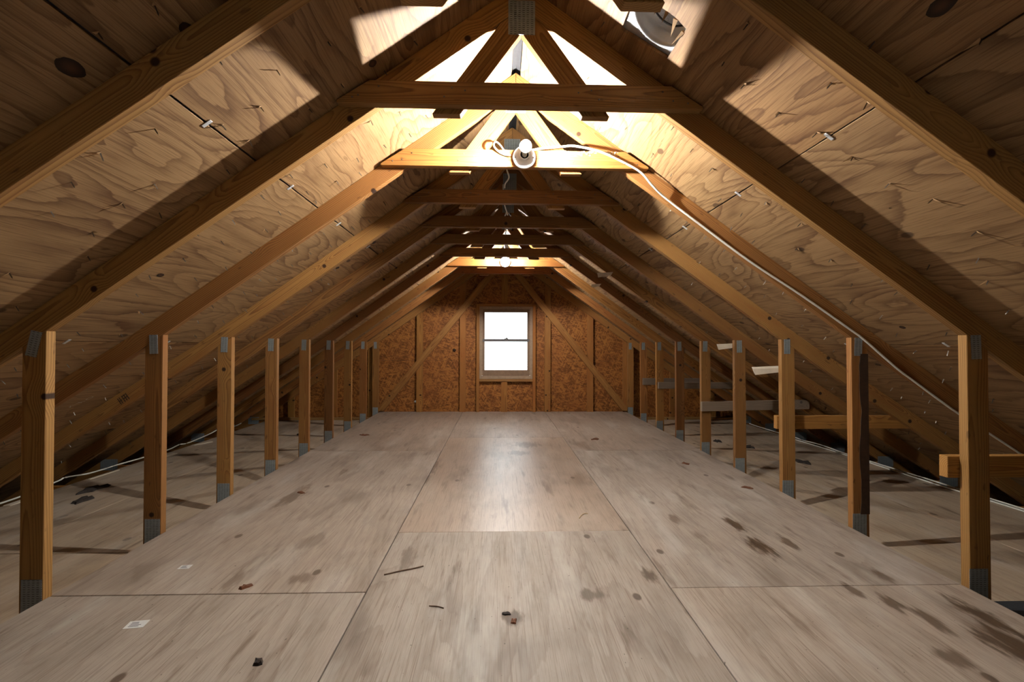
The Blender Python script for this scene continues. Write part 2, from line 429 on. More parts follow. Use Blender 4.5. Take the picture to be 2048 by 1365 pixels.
# ------------------------------------------------------------------ floors
def panel_obj(name, parent, mat, origin, ex, ey, ez, lx, ly, th, tint=(1, 1, 1, 1), bev=0.0015):
    """sheet of lx (grain, ex) by ly (ey), th thick along ez; origin = middle of its visible face"""
    me = box_mesh(name, lx, ly, th, bev)
    mw = Matrix((ex, ey, ez)).transposed().to_4x4()
    mw.translation = Vector(origin) - ez * (th / 2)
    o = link(name, me, mat, parent, mw)
    o.color = tint
    return o
EX, EY, EZ = Vector((1, 0, 0)), Vector((0, 1, 0)), Vector((0, 0, 1))
def vary(a=0.1, warm=0.04):
    v = random.uniform(1 - a, 1.0)
    w_ = random.uniform(-warm, warm)
    return (v * (1 + w_), v, v * (1 - w_), 1)
floor = struct('floor')
def deck_sheet_mat(x0, a, b):
    lo, hi = {-1.803: (-9, -.66), -0.600: (-.66, .66), 0.606: (.66, 9)}[x0]
    st = [q for q in FLOOR_STAINS if lo <= q[0] < hi and a - .2 <= q[1] < b + .2]
    centre = x0 == -0.600 and 2 < a < 3
    wet = 1.0 if centre else (0.75 if a > 4 else (0.25 if a > 1 else 0.0))
    return mat_ply('deck_plywood', c4(0.41, 0.328, 0.262), c4(0.18, 0.122, 0.085), c4(0.13, 0.093, 0.068), 0.25 if centre else 0.5, True, st, wet=wet, sx=0.45, rings=14.0, dirt=0.6)
HWD = 1.803
for (x0, x1, cuts, gap) in ((-HWD, -0.603, (YB, -0.61, 1.825, 4.246, YW - 0.002), 0.005), (-0.600, 0.603, (YB, -0.035, 2.400, 4.842, YW - 0.002), 0.003), (0.606, HWD, (YB, -0.61, 1.828, 4.240, YW - 0.002), 0.0025)):
    for a, b in zip(cuts, cuts[1:]):
        panel_obj('floor_panel', floor, deck_sheet_mat(x0, a, b), ((x0 + x1) / 2, (a + b) / 2, 0), EY, -EX, EZ, b - a - gap, x1 - x0 - 0.0015, 0.018, vary(0.10))
for sg, nm, cuts in ((-1, 'floor_left', (YB, 0.0, 2.445, 4.87, YW - 0.002)), (1, 'floor_right', (YB, -0.6, 1.83, 4.27, YW - 0.002))):
    fl = struct(nm)
    xs = (1.915, 2.68, 3.37)
    for x0, x1 in zip(xs, xs[1:]):
        for a, b in zip(cuts, cuts[1:]):
            off = 0.0 if x0 < 2 else 0.0
            panel_obj('floor_panel', fl, M['side'], (sg * (x0 + x1) / 2, (a + b) / 2 + off, SIDE_Z), EY, -EX, EZ, b - a - 0.006, x1 - x0 - 0.002, 0.015, vary(0.14))
base = link('floor_base', box_mesh('floor_base', 8.4, YW - YB + 0.2, 0.02), M['gypsum'], None, Matrix.Translation((0, (YW + YB) / 2, -0.31)))
tag(base, kind='structure')

# ------------------------------------------------------------------ roof sheathing
H1 = math.hypot(1, SL); H2 = math.hypot(1, SL2)
def roof_frame(sg, lower):
    s, h = (SL2, H2) if lower else (SL, H1)
    ey = Vector((sg / h, 0, -s / h))               # down the slope
    ez = Vector((-sg * s / h, 0, -1 / h))          # inwards
    return ey, ez
def roof_point(sg, x, y):
    return Vector((sg * x, y, roofz(x)))
KN = {-1: [(1.11, 1.12, .022, .036), (.894, 1.203, .018, .026), (.56, 1.715, .016, .019), (1.60, 2.1, .012, .018), (1.45, 3.3, .016, .022), (1.25, 3.35, .014, .02), (.99, 3.35, .015, .02)],
      1: [(.93, 1.02, .02, .034), (1.9, 2.2, .012, .016), (2.2, 2.7, .012, .02)]}
vent_panel = None
for sg, nm in ((-1, 'roof_left'), (1, 'roof_right')):
    rf = struct(nm)
    rows = [(0.022, 1.030, False, (1, 5)), (1.033, XK - 0.0015, False, (-1, 3, 7)), (XK + 0.0015, 3.02, True, (1, 5)), (3.023, 4.10, True, (-1, 3, 7))]
    for ri, (xa, xb, low, joints) in enumerate(rows):
        ey, ez = roof_frame(sg, low)
        ll = (xb - xa) * (H2 if low else H1)
        cuts = [YB] + [ty(k) + T / 2 for k in joints] + [YW + 0.02]
        for a, b in zip(cuts, cuts[1:]):
            mid = (roof_point(sg, xa, (a + b) / 2) + roof_point(sg, xb, (a + b) / 2)) / 2
            if sg == 1 and ri == 0 and a < 1.5 and b > 1.7:
                HY0, HY1, HX0, HX1 = 1.500, 1.690, 0.368, 0.534
                # sheet with the vent cut-out: ring of quads on both faces
                bm = bmesh.new()
                la, lb = a + 0.0015 - (a + b) / 2, b - 0.0015 - (a + b) / 2
                ex = EY
                def ly(x): return (x - (xa + xb) / 2) * H1
                hy = (a + b) / 2
                outer = [(la, ly(xa)), (lb, ly(xa)), (lb, ly(xb)), (la, ly(xb))]
                inner = [(1.545 - hy, ly(HX0)), (HY1 - hy + .006, ly(HX0)), (HY1 - hy - .014, ly(HX1)), (1.512 - hy, ly(HX1 + .004)), (HY0 - hy, ly(.495)), (HY0 - hy + .002, ly(.43))]
                zt, zb = 0.006, -0.006
                def ringv(z): return [bm.verts.new((p[0], p[1], z)) for p in outer], [bm.verts.new((p[0], p[1], z)) for p in inner]
                ot, it = ringv(zt); ob, ib = ringv(zb)
                for o_, i_ in ((ot, it), (ob, ib)):
                    bm.faces.new((o_[0], o_[1], i_[1], i_[0])); bm.faces.new((o_[1], o_[2], i_[2], i_[1]))
                    bm.faces.new((o_[2], o_[3], i_[3], i_[2])); bm.faces.new((o_[3], i_[4], i_[3])); bm.faces.new((o_[3], i_[5], i_[4]))
                    bm.faces.new((o_[3], o_[0], i_[0], i_[5]))
                for ring_t, ring_b in ((ot, ob), (it, ib)):
                    for i in range(len(ring_t)):
                        j = (i + 1) % len(ring_t); bm.faces.new((ring_t[i], ring_t[j], ring_b[j], ring_b[i]))
                me = finish(bm, 'roof_panel')
                mw = Matrix((ex, ey, ez)).transposed().to_4x4(); mw.translation = mid - ez * 0.006
                o = link('roof_panel', me, M['roof'], rf, mw); o.color = (0.86, 0.8, 0.74, 1)
            else:
                panel_obj('roof_panel', rf, M['roof'], mid, EY, ey, ez, b - a - 0.003, ll - 0.003, 0.012, vary(0.2, 0.05), 0.001)
    # metal panel clips in the sheathing joint, one per bay
    clipme = None
    for k in range(-1, 9):
        ey, ez = roof_frame(sg, False)
        for x, low in ((1.0315, False), (XK, True)):
            if clipme is None:
                clipme = box_mesh('panel_clip', 0.014, 0.034, 0.003, 0.0006)
            e2, z2 = roof_frame(sg, low)
            mw = Matrix((EY, e2, z2)).transposed().to_4x4()
            mw.translation = roof_point(sg, x, ty(k) + T / 2 + S24 / 2 + random.uniform(-.03, .01)) + z2 * 0.001
            link('panel_clip', clipme, M['galv'], rf, mw)
    # knots in the sheathing
    for (x, y, a, b) in KN[sg]:
        ey, ez = roof_frame(sg, x > XK)
        bm = bmesh.new()
        vs_ = []
        for q in range(20):
            th = 2 * math.pi * q / 20; rr = 1 + random.uniform(-.06, .06)
            vs_.append(bm.verts.new((0.02 * rr * math.cos(th), 0.02 * rr * math.sin(th), 0)))
        bm.faces.new(vs_)
        mw = Matrix((EY * (b / .02), ey * (a / .02), ez)).transposed().to_4x4()
        mw.translation = roof_point(sg, x, y) + ez * 0.0006
        link('knot', finish(bm, 'knot'), M['knot'], rf, mw)
    # roofing nails that came through, each with a torn splinter
    def nail_geo(bm, mw, ln, bend, flake):
        d = Vector((bend[0], bend[1], 1)).normalized()
        u = d.orthogonal().normalized(); v = d.cross(u)
        r = 0.0021
        a = [bm.verts.new(mw @ (u * (r * math.cos(t)) + v * (r * math.sin(t)))) for t in (0, 2.1, 4.2)]
        b = [bm.verts.new(mw @ (d * ln * .75 + u * (r * math.cos(t)) + v * (r * math.sin(t)))) for t in (0, 2.1, 4.2)]
        tip = bm.verts.new(mw @ (d * ln))
        for i in range(3):
            j = (i + 1) % 3
            bm.faces.new((a[i], a[j], b[j], b[i])); bm.faces.new((b[i], b[j], tip))
        if flake:
            ang, fl = flake
            p = Vector((math.cos(ang), math.sin(ang), 0)); q = Vector((-p.y, p.x, 0))
            f0 = bm.verts.new(mw @ (p * 0.002 + q * 0.006)); f1 = bm.verts.new(mw @ (p * 0.002 - q * 0.006))
            f2 = bm.verts.new(mw @ (p * fl + Vector((0, 0, fl * .55)))); f3 = bm.verts.new(mw @ (p * 0.004 + Vector((0, 0, .003))))
            for tri in ((f0, f1, f2), (f0, f3, f2), (f1, f3, f2)): bm.faces.new(tri).material_index = 1
    variants = []
    for q in range(6):
        bm = bmesh.new()
        nail_geo(bm, Matrix.Identity(4), random.uniform(.018, .030), (random.uniform(-.25, .25), random.uniform(-.25, .25)), None if q == 0 else (random.uniform(-.6, .6) + math.pi * (q % 2), random.uniform(.014, .034)))
        me = finish(bm, 'nail'); me.materials.append(M['steel']); me.materials.append(M['splinter'])
        variants.append(me)
    spots = []
    for course in range(2, 31):
        sd = 0.10 + course * 0.1429
        x = sd / H1 if sd / H1 < XK else XK + (sd - XK * H1) / H2
        if x > 3.55: continue
        y = 0.62 + random.uniform(0, .3)
        while y < YW - 0.05:
            xx = x + random.uniform(-.02, .02); yy = y + random.uniform(-.04, .04)
            inb = ((yy - ty(0)) % S24)
            if 0.045 < inb < S24 - 0.01 and not (sg == 1 and .33 < xx < .57 and 1.47 < yy < 1.72): spots.append((yy, xx))
            y += random.choice((0.17, 0.23, 0.31))
    spots.sort()
    bmr = bmesh.new()
    for i, (y, x) in enumerate(spots):
        ey, ez = roof_frame(sg, x > XK)
        mw = Matrix((EY, ey, ez)).transposed().to_4x4() @ Matrix.Rotation(random.uniform(-.5, .5), 4, 'Z')
        mw.translation = roof_point(sg, x, y)
        if i < 150: link('nail', random.choice(variants), M['steel'], rf, mw)
        else: nail_geo(bmr, mw, random.uniform(.018, .030), (random.uniform(-.2, .2), random.uniform(-.2, .2)), (random.uniform(0, 6.28), random.uniform(.006, .016)))
    me = finish(bmr, 'far_nails'); me.materials.append(M['steel']); me.materials.append(M['splinter'])
    o = link('far_nails', me, None, rf); o['kind'] = 'stuff'
# unseen shingles and gable siding, added to stop light leaking at the seams
for sg, nm in ((-1, 'roof_covering_left'), (1, 'roof_covering_right')):
    rc = struct(nm)
    for xa, xb, low in ((0.03, XK + .004, False), (XK - .004, 4.2, True)):
        ey, ez = roof_frame(sg, low)
        mid = (roof_point(sg, xa, (YB + YW) / 2) + roof_point(sg, xb, (YB + YW) / 2)) / 2 - ez * 0.0125
        hole = (sg == 1 and not low)
        if not hole:
            panel_obj('shingle_layer', rc, M['shingle'], mid, EY, ey, ez, YW - YB + .3, (xb - xa) * (H2 if low else H1), 0.008, bev=0)
        else:
            for a, b, c, d in ((YB - .15, 1.42, xa, xb), (1.72, YW + .15, xa, xb), (1.42, 1.72, xa, .33), (1.42, 1.72, .58, xb)):
                mid = (roof_point(sg, c, (a + b) / 2) + roof_point(sg, d, (a + b) / 2)) / 2 - ez * 0.0125
                panel_obj('shingle_layer', rc, M['shingle'], mid, EY, ey, ez, b - a, (d - c) * H1, 0.008, bev=0)
# ridge cap over the open slot
bm = bmesh.new()
zr = roofz(0) + 0.03
for s in (-1, 1):
    a = [(0, YB, zr), (0, YW + .05, zr), (s * .16, YW + .05, zr - .16 * SL), (s * .16, YB, zr - .16 * SL)]
    bm.faces.new([bm.verts.new(p) for p in a])
rc = link('roof_ridge', finish(bm, 'roof_ridge'), M['shingle']); tag(rc, kind='structure')
md = rc.modifiers.new('solid', 'SOLIDIFY'); md.thickness = 0.01

# ------------------------------------------------------------------ gable walls
def gable_poly(): return [(-4.05, -0.3), (4.05, -0.3), (4.05, roofz(4.05)), (XK, roofz(XK)), (0, roofz(0)), (-XK, roofz(XK)), (-4.05, roofz(4.05))]
WX0, WX1, WZ0, WZ1 = -0.359, 0.418, 0.483, 1.541       # rough opening of the window
def wall_sheets(parent, y0, y1, mat, WX0=WX0, WX1=WX1, WZ0=WZ0, WZ1=WZ1, cols=(-4.05, -3.03, -0.6, 0.64, 3.08, 4.05)):
    """strand board sheets 4 ft high, clipped to the roof line and cut round the window"""
    slopes = ((SL / H1, 1 / H1, roofz(0) / H1), (-SL / H1, 1 / H1, roofz(0) / H1))
    k2 = roofz(XK) + SL2 * XK
    def clipped(x0, x1, z0, z1):
        p = rect(x0, x1, z0, z1)
        for a, b, c in ((SL, 1, roofz(0)), (-SL, 1, roofz(0)), (SL2, 1, k2), (-SL2, 1, k2)):
            p = clip(p, a, b, c)
            if len(p) < 3: return None
        return p
    rows = [(-0.30, 0.744), (0.747, 1.966), (1.969, 2.5)]
    for zi, (z0, z1) in enumerate(rows):
        for ci, (x0, x1) in enumerate(zip(cols, cols[1:])):
            bm = bmesh.new(); made = False
            pieces = []
            if x0 < WX0 and x1 > WX1 and zi < 2:
                if zi == 0: pieces = [(x0, WX0, z0, z1), (WX1, x1, z0, z1), (WX0, WX1, z0, WZ0)]
                else: pieces = [(x0, WX0, z0, z1), (WX1, x1, z0, z1), (WX0, WX1, WZ1, z1)]
            else: pieces = [(x0 + .001, x1 - .001, z0, z1)]
            for pc in pieces:
                p = clipped(*pc)
                if not p: continue
                made = True
                a = [bm.verts.new((u, y0, v)) for u, v in p]; b = [bm.verts.new((u, y1, v)) for u, v in p]
                bm.faces.new(a); bm.faces.new(b)
                for i in range(len(p)):
                    j = (i + 1) % len(p); bm.faces.new((a[i], a[j], b[j], b[i]))
            if made: link('wall_panel', finish(bm, 'wall_panel'), mat, parent)
            else: bm.free()
wall = struct('wall_back')
wall_sheets(wall, YW, YW + 0.012, M['osb'])
SY0, SY1 = YW - 0.0385, YW - 0.0005
UP = math.pi / 2
def stud(xc, z0, z1, w=0.089, parent=None, nm='stud', dx=(SY0, SY1), tint=None):
    p = rect(xc - w / 2, xc + w / 2, z0, z1)
    for a in (SL, -SL): p = clip(p, a, 1, roofz(0) - 0.004)
    k2 = roofz(XK) + SL2 * XK - 0.004
    for a in (SL2, -SL2): p = clip(p, a, 1, k2)
    if len(p) >= 3: member(nm, p, UP, dx[0], dx[1], M['lumber'], parent, tint=tint or (1.02 * random.uniform(.9, 1), .80 * random.uniform(.9, 1), .52, 1))
for xc in (-3.07, -2.46, -1.23, -0.604, 0.64, 1.27, 2.50, 3.10): stud(xc, -0.26, 2.5, parent=wall)
for xc in (-1.93, 1.80): stud(xc, -0.26, 2.5, parent=wall)
stud(0.004, -0.26, WZ0 - 0.04, parent=wall, nm='cripple_stud'); stud(0.004, WZ1 + 0.04, 2.5, parent=wall, nm='cripple_stud')
for xc in (WX0 - 0.024, WX1 + 0.024): stud(xc, -0.26, WZ1 + 0.038, 0.046, wall, 'jack_stud', (SY0 - 0.012, SY1))
member('window_header', rect(WX0 - 0.001, WX1 + 0.001, WZ1 + 0.002, WZ1 + 0.04), 0, SY0 - 0.01, SY1, M['lumber'], wall, tint=(.85, .7, .65, 1))
member('window_cill', rect(WX0 - 0.001, WX1 + 0.001, WZ0 - 0.04, WZ0 - 0.002), 0, SY0 - 0.01, SY1, M['lumber'], wall, tint=(.9, .8, .75, 1))
member('wall_plate', rect(-3.6, -1.93, -0.109, -0.075), 0, SY0 - 0.05, SY0 - 0.001, M['lumber'], wall)
member('wall_plate', rect(1.93, 3.6, -0.109, -0.075), 0, SY0 - 0.05, SY0 - 0.001, M['lumber'], wall)
# bolt end and a white fixing in the sheathing
for (x, z, r, m) in ((-0.73, 0.90, .022, 'knot'), (-1.29, 0.15, .018, 'porcelain')):
    link('wall_fitting', lathe_mesh('wall_fitting', [(r, 0), (r, .008), (r * .6, .014), (0, .015)], 14), M[m], wall, Matrix.Translation((x, YW, z)) @ Matrix.Rotation(math.pi / 2, 4, 'X'))

for nm, ya, yb, (WX0_, WX1_, WZ0_, WZ1_) in (('seal_siding_1', YW + .013, YW + .028, (WX0, WX1, WZ0, WZ1)), ('seal_siding_2', YB - .028, YB - .013, (-0.39, 0.39, 0.483, 1.541))):  # unseen outer siding that blocks light leaks at the wall seams
    bm = bmesh.new()
    g = gable_poly()
    for poly in (clip(g, 1, 0, WX0_), clip(g, -1, 0, -WX1_), clip(clip(clip(g, 1, 0, WX1_), -1, 0, -WX0_), 0, 1, WZ0_), clip(clip(clip(g, 1, 0, WX1_), -1, 0, -WX0_), 0, -1, -WZ1_)):
        a = [bm.verts.new((u, ya, v)) for u, v in poly]; b = [bm.verts.new((u, yb, v)) for u, v in poly]
        bm.faces.new(a); bm.faces.new(b)
        for i in range(len(poly)):
            j = (i + 1) % len(poly); bm.faces.new((a[i], a[j], b[j], b[i]))
    tag(link(nm, finish(bm, nm), M['shingle']), kind='structure')

def window(name, x0, x1, z0, z1, y, sgn):
    """double-hung sash window; sgn = direction (in y) towards the room"""
    root = struct(name, ((x0 + x1) / 2, y, z0))
    w, h = x1 - x0, z1 - z0
    def bar(nm, bx, parent, mat, bev=0.002):
        bm = bmesh.new()
        for b in bx:
            a0, a1 = sorted((b[2] * sgn, b[3] * sgn))
            add_box(bm, b[0], b[1], a0, a1, b[4], b[5])
        me = finish(bm, nm)
        return link(nm, me, mat, parent)
    f = 0.030
    hw = w / 2
    bar('frame', [(-hw, -hw + f, -.04, .03, 0, h), (hw - f, hw, -.04, .03, 0, h), (-hw + f, hw - f, -.04, .03, h - f * .8, h)], root, M['winframe'])
    bar('stop', [(-hw + f, -hw + f + .014, -.0, .022, 0.05, h - .03), (hw - f - .014, hw - f, -.0, .022, 0.05, h - .03), (-hw + f, hw - f, 0, .022, h - f * .8 - .012, h - f * .8)], root, M['winframe'])
    bar('sill', [(-hw + .004, hw - .004, -.05, .045, 0, .045)], root, M['winframe'])
    mid = 0.534 * h
    g0, g1 = -hw + 0.074, hw - 0.078
    up = bar('upper_sash', [(-hw + f, g0, -.03, -.004, mid - .02, h - .024), (g1, hw - f, -.03, -.004, mid - .02, h - .024), (g0, g1, -.03, -.004, h - .082, h - .024), (g0, g1, -.03, -.004, mid - .02, mid + .012)], root, M['sash'])
    bar('pane', [(g0, g1, -.019, -.015, mid + .012, h - .082)], up, M['glass'])
    lo = bar('lower_sash', [(-hw + f + .014, g0, -.002, .02, .045, mid + .02), (g1, hw - f - .014, -.002, .02, .045, mid + .02), (g0, g1, -.002, .02, .045, .128)], root, M['sash'])
    bar('meeting_rail', [(g0 - .03, g1 + .03, -.003, .024, mid - .02, mid + .018)], lo, M['rail'])
    bar('pane', [(g0, g1, .007, .011, .128, mid - .02)], lo, M['glass'])
    bar('sash_lock', [(-.028, .030, .0, .028, mid + .018, mid + .026), (-.006, .020, .004, .024, mid + .026, mid + .038)], lo, M['rail'])
    return root
window('window_1', WX0, WX1, WZ0, WZ1, YW - 0.005, -1)
wall2 = struct('wall_front')
FX0, FX1, FZ0, FZ1 = -0.39, 0.39, 0.483, 1.541
wall_sheets(wall2, YB - 0.012, YB, M['osb'], FX0, FX1, FZ0, FZ1, (-4.05, -3.4, -1.2, 1.2, 3.4, 4.05))
window('added_fill_window', FX0, FX1, FZ0, FZ1, YB + 0.005, 1)  # added unseen window that lets fill daylight in from behind the camera

# ------------------------------------------------------------------ trusses
TINTS = {0: (1.0, .95, .85), 1: (.95, .9, .78), 2: (.9, .74, .62), 3: (.95, .85, .7), 4: (.8, .68, .58), 5: (.8, .68, .55), 6: (.62, .46, .38), 7: (1, .85, .66), 8: (.9, .66, .5), 9: (.95, .78, .6), -1: (.9, .8, .7)}
LAB = {
    -1: 'pine roof truss directly overhead, ahead of every truss in view',
    0: 'pine roof truss whose rafters cross both top corners of the photo',
    1: 'pine roof truss with the widest collar tie, in front of the nearer bulb',
    2: 'pine roof truss whose collar tie carries the nearer lit bulb and white cable',
    3: 'pine roof truss with shade-tinted collar, next behind the nearer bulb',
    4: 'pine roof truss, second one behind the nearer bulb',
    5: 'pine roof truss with a grey weathered board across its right post, midway between bulbs',
    6: 'dark pine roof truss just in front of the farther bulb',
    7: 'pine roof truss whose collar tie carries the farther lit bulb',
    8: 'pine roof truss just behind the farther bulb, last with a collar tie',
    9: 'gable end truss with uncut diagonal webs against the strand board wall'}
def web_poly(sg, zcut, AX, WS):
    WH = math.hypot(1, WS)
    # centre line z = AX - WS*|x|, half width .0445
    hv = 0.0445 * WH
    p = [(0.0 * sg, AX - hv), (0.0, AX + hv), (2.4, AX + hv - WS * 2.4), (2.4, AX - hv - WS * 2.4)]
    p = clip(p, 0, -1, -zcut)
    p = clip(p, SL, 1, under(0) - 0.001)
    p = clip(p, -1, 0, -0.001)
    return [(sg * a, b) for a, b in p]
plate_cache = {}
def plate(parent, x, z, w, h, y, rot=0.0, nm='truss_plate', tint=(1, 1, 1, 1)):
    key = (round(w, 3), round(h, 3))
    if key not in plate_cache: plate_cache[key] = box_mesh(nm, w, 0.0018, h)
    o = link(nm, plate_cache[key], M['plate'], parent, Matrix.Translation((x, y - 0.0009, z)) @ Matrix.Rotation(rot, 4, 'Y'))
    return o
nail_head = lathe_mesh('nail_head', [(0.0035, 0), (0.0035, .0012), (0, .0016)], 8)
def nails(parent, pts, y):
    for (x, z) in pts: link('nail_head', nail_head, M['steel'], parent, Matrix.Translation((x, y, z)) @ Matrix.Rotation(math.pi / 2, 4, 'X'))
COLLAR_DZ = {1: 0.0, 2: 0.0, 3: 0, 4: 0, 5: .004, 6: .008, 7: .012, 8: .02}
trusses = {}
for k in range(-1, 10):
    y = ty(k)
    root = empty('roof_truss', (0, y, 0))
    tag(root, LAB[k], 'roof truss', 'roof trusses')
    trusses[k] = root
    b = TINTS[k]
    def tn(a=.12):
        v = random.uniform(1 - a, 1.04); return (b[0] * v, b[1] * v, b[2] * v, 1)
    for sg in (-1, 1):
        ang = -sg * math.atan(SL) if sg == 1 else math.atan(SL)
        rp = [(0.0006, under(0)), (XK, under(XK)), (4.06, under(4.06)), (4.06, roofz(4.06) - .001), (XK, roofz(XK) - .001), (0.0006, roofz(0) - .001)]
        rp = [(sg * u, v) for u, v in rp]
        member('rafter', rp, ang, 0, T, M['lumber'], root, key=('rafter', sg), tint=tn())
        lean = 0.008 if sg > 0 else 0.0
        zt = HP
        pp = [(W + lean, -0.124), (W + lean + .089, -0.124), (W + .089, under(W + .089) - .001), (W, under(W) - .001)]
        member('post', [(sg * u, v) for u, v in pp], UP, 0, T, M['lumber'], root, key=('post', sg), tint=tn(.16))
        AX, WS = (2.285, 1.37) if k < 9 else (2.254, 1.246)
        wa = math.atan(WS) * (-sg)
        zcut = (ZC - 0.018 + COLLAR_DZ.get(k, 0)) if k < 9 else 0.02
        wp = web_poly(sg, zcut, AX, WS)
        if k == 9: wp = clip(wp, sg, 0, W - .002)
        member('web', wp, wa, 0.0, T, M['lumber'], root, tint=tn())
        # heel: outer bottom chord
        cp = clip(rect(W, 3.9, -0.214, -0.1255), SL2, 1, under(XK) + SL2 * XK - 0.001)
        cp = [(sg * u, v) for u, v in cp]
        member('bottom_chord', cp, 0, 0, T, M['lumber'], root, key=('chord', sg), tint=(1.0, .75, .5, 1))
        # plates
        rot = 0.22 if (k == 1 and sg < 0) else random.uniform(-.04, .04)
        plate(root, sg * (W + .046 if sg < 0 else W + .038), 0.968, 0.042, 0.098, 0, rot)
        plate(root, sg * (W + .042), 0.008, 0.076, 0.13, 0, 0.0)
        plate(root, sg * 3.575, -0.115, 0.15, 0.10, 0, 0.0)
    # deep middle chord under the deck
    member('floor_joist', rect(-W + .001, W - .001, -0.29, -0.0185), 0, 0, T, M['lumber'], root, key='joist', tint=tn())
    plate(root, 0.0, 2.268, 0.106, 0.136, 0, 0.0)
    if k < 9:
        dz = COLLAR_DZ.get(k, 0)
        z0 = ZC + dz; z1 = z0 + 0.089
        hw = 0.70 + random.uniform(-.012, .012)
        slope_in = 0.089 / 0.72
        cp = [(-hw, z0), (hw, z0), (hw, z0 + .010), (hw - slope_in, z1), (-hw + slope_in, z1), (-hw, z0 + .010)]
        m = M['lumber']
        ct = {1: (.82, .76, .68, 1), 2: (1.08, .9, .62, 1), 3: (.62, .5, .42, 1), 4: (.62, .52, .45, 1), 5: (.58, .48, .4, 1), 6: (.6, .46, .36, 1), 7: (1.0, .78, .5, 1), 8: (.85, .5, .33, 1)}.get(k, (.8, .7, .6, 1))  # tints hold lit and shaded tones: bulb collars brighter, ones between darker
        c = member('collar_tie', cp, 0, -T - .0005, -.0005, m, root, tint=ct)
        if k in (1, 2, 3):
            pts = []
            for s in (-1, 1):
                pts += [(s * (hw - .10 + random.uniform(-.02, .02)), z0 + .03), (s * (hw - .16), z0 + .065), (s * (hw - .06), z0 + .022), (s * .27, z0 + .065), (s * .30, z0 + .03), (s * .22, z0 + .055)]
            nails(root, pts, -T - .0005)
# dark wavy-edged layer on the near face of one right post
bm = bmesh.new()
edge = []
for i in range(15):
    z = 0.07 + i * (0.93 - 0.07) / 14
    edge.append((W + .047 + .006 * math.sin(i * .9) + random.uniform(-.003, .003), z))
pl = edge + [(W + .0905, 0.93), (W + .0965, 0.07)]
va = [bm.verts.new((u, -.0025, v)) for u, v in pl]; vb = [bm.verts.new((u, 0.002, v)) for u, v in pl]
bm.faces.new(va); bm.faces.new(vb)
for i in range(len(pl)):
    j = (i + 1) % len(pl); bm.faces.new((va[i], va[j], vb[j], vb[i]))
link('dark_edge', finish(bm, 'dark_edge'), mat_plain('dark_brown_edge', c4(0.055, 0.026, 0.012), 0.8, 0.0, 0.35, 30.0, 0.4), trusses[2])
# scrap boards nailed across some right posts
BR = [(1, 1.766, 2.74, .428, .517, T + .0005, 'lumber', (1.1, .98, .72, 1), 0), (3, 1.803, 2.74, .409, .497, T + .0005, 'lumber', (1.0, .85, .6, 1), 0),
      (5, 1.802, 2.82, .365, .452, -T - .0005, 'grey_lumber', (1, 1, 1, 1), .02), (7, 1.828, 2.72, .461, .538, -T - .0005, 'grey_lumber', (.8, .8, .8, 1), 0), (8, 1.835, 2.62, .455, .543, -T - .0005, 'grey_lumber', (.55, .5, .46, 1), 0)]
for (k, x0, x1, z0, z1, y0, m, tint, tilt) in BR:
    p = [(x0, z0), (x1, z0 + tilt), (x1, z1 + tilt), (x0, z1)]
    if y0 > 0: p = p
    p = clip(p, SL2, 1, under(XK) + SL2 * XK + RV - .004)
    member('brace_board', p, 0, y0, y0 + T, M[m], trusses[k], tint=tint)
# pale scrap blocks wedged on the right-hand rafters
def wedge(k, x0, x1, ztop, h, y0, y1, skew=.02):
    bm = bmesh.new()
    a = [(x0, y0, ztop - h), (x1, y0, ztop - h * .6), (x1 + skew, y0, ztop), (x0 - skew * .4, y0, ztop - h * .2)]
    v0 = [bm.verts.new(q) for q in a]; v1 = [bm.verts.new((q[0] + skew, y1, q[2] + .01)) for q in a]
    bm.faces.new(v0); bm.faces.new(v1)
    for i in range(4): bm.faces.new((v0[i], v0[(i + 1) % 4], v1[(i + 1) % 4], v1[i]))
    link('scrap_block', finish(bm, 'scrap_block'), M['pale'], trusses[k])
wedge(5, .835, .955, 1.655, .05, -.02, T + .02); wedge(6, .905, .985, 1.63, .04, -.012, T + .012)
wedge(4, 1.70, 1.83, .985, .045, T + .002, T + .075, .03); wedge(3, 1.655, 1.84, .825, .05, T + .002, T + .09, .04)
# resin on the bulb collar, and a timber stamp on a left rafter
bm = bmesh.new()
for i in range(46):
    u = random.random()
    x = random.uniform(.235, .42) if u < .8 else random.uniform(.47, .54)
    z = ZC + .089 - abs(random.gauss(0, .009)) - .003
    bmesh.ops.create_icosphere(bm, subdivisions=1, radius=random.uniform(.002, .006), matrix=Matrix.Translation((x, -T - .001, z)) @ Matrix.Diagonal((1.3, .5, 1, 1)))
o = link('resin', finish(bm, 'resin', True), M['resin'], trusses[2]); o['kind'] = 'stuff'
def strokes(name, segs, wd, mat, parent, mw):
    bm = bmesh.new()
    for (a, b_) in segs:
        a = Vector((a[0], a[1], 0)); b_ = Vector((b_[0], b_[1], 0)); d = (b_ - a).normalized(); n = Vector((-d.y, d.x, 0)) * wd / 2
        bm.faces.new([bm.verts.new(q) for q in (a - n, b_ - n, b_ + n, a + n)])
    return link(name, finish(bm, name), mat, parent, mw)
sm = Matrix((Vector((math.cos(math.atan(SL)), 0, math.sin(math.atan(SL)))), Vector((-math.sin(math.atan(SL)), 0, math.cos(math.atan(SL)))), Vector((0, -1, 0)))).transposed().to_4x4()
sm.translation = Vector((-2.50, -0.0006, under(2.50) + .026))
strokes('grade_stamp', [((0, 0), (0, .045)), ((.012, 0), (.012, .045)), ((0, .022), (.02, .022)), ((.03, 0), (.03, .045)), ((.045, 0), (.045, .045)), ((.03, .022), (.06, .022)), ((.06, 0), (.06, .045)), ((.03, .04), (.055, .04))], .006, M['stamp'], trusses[3], sm)

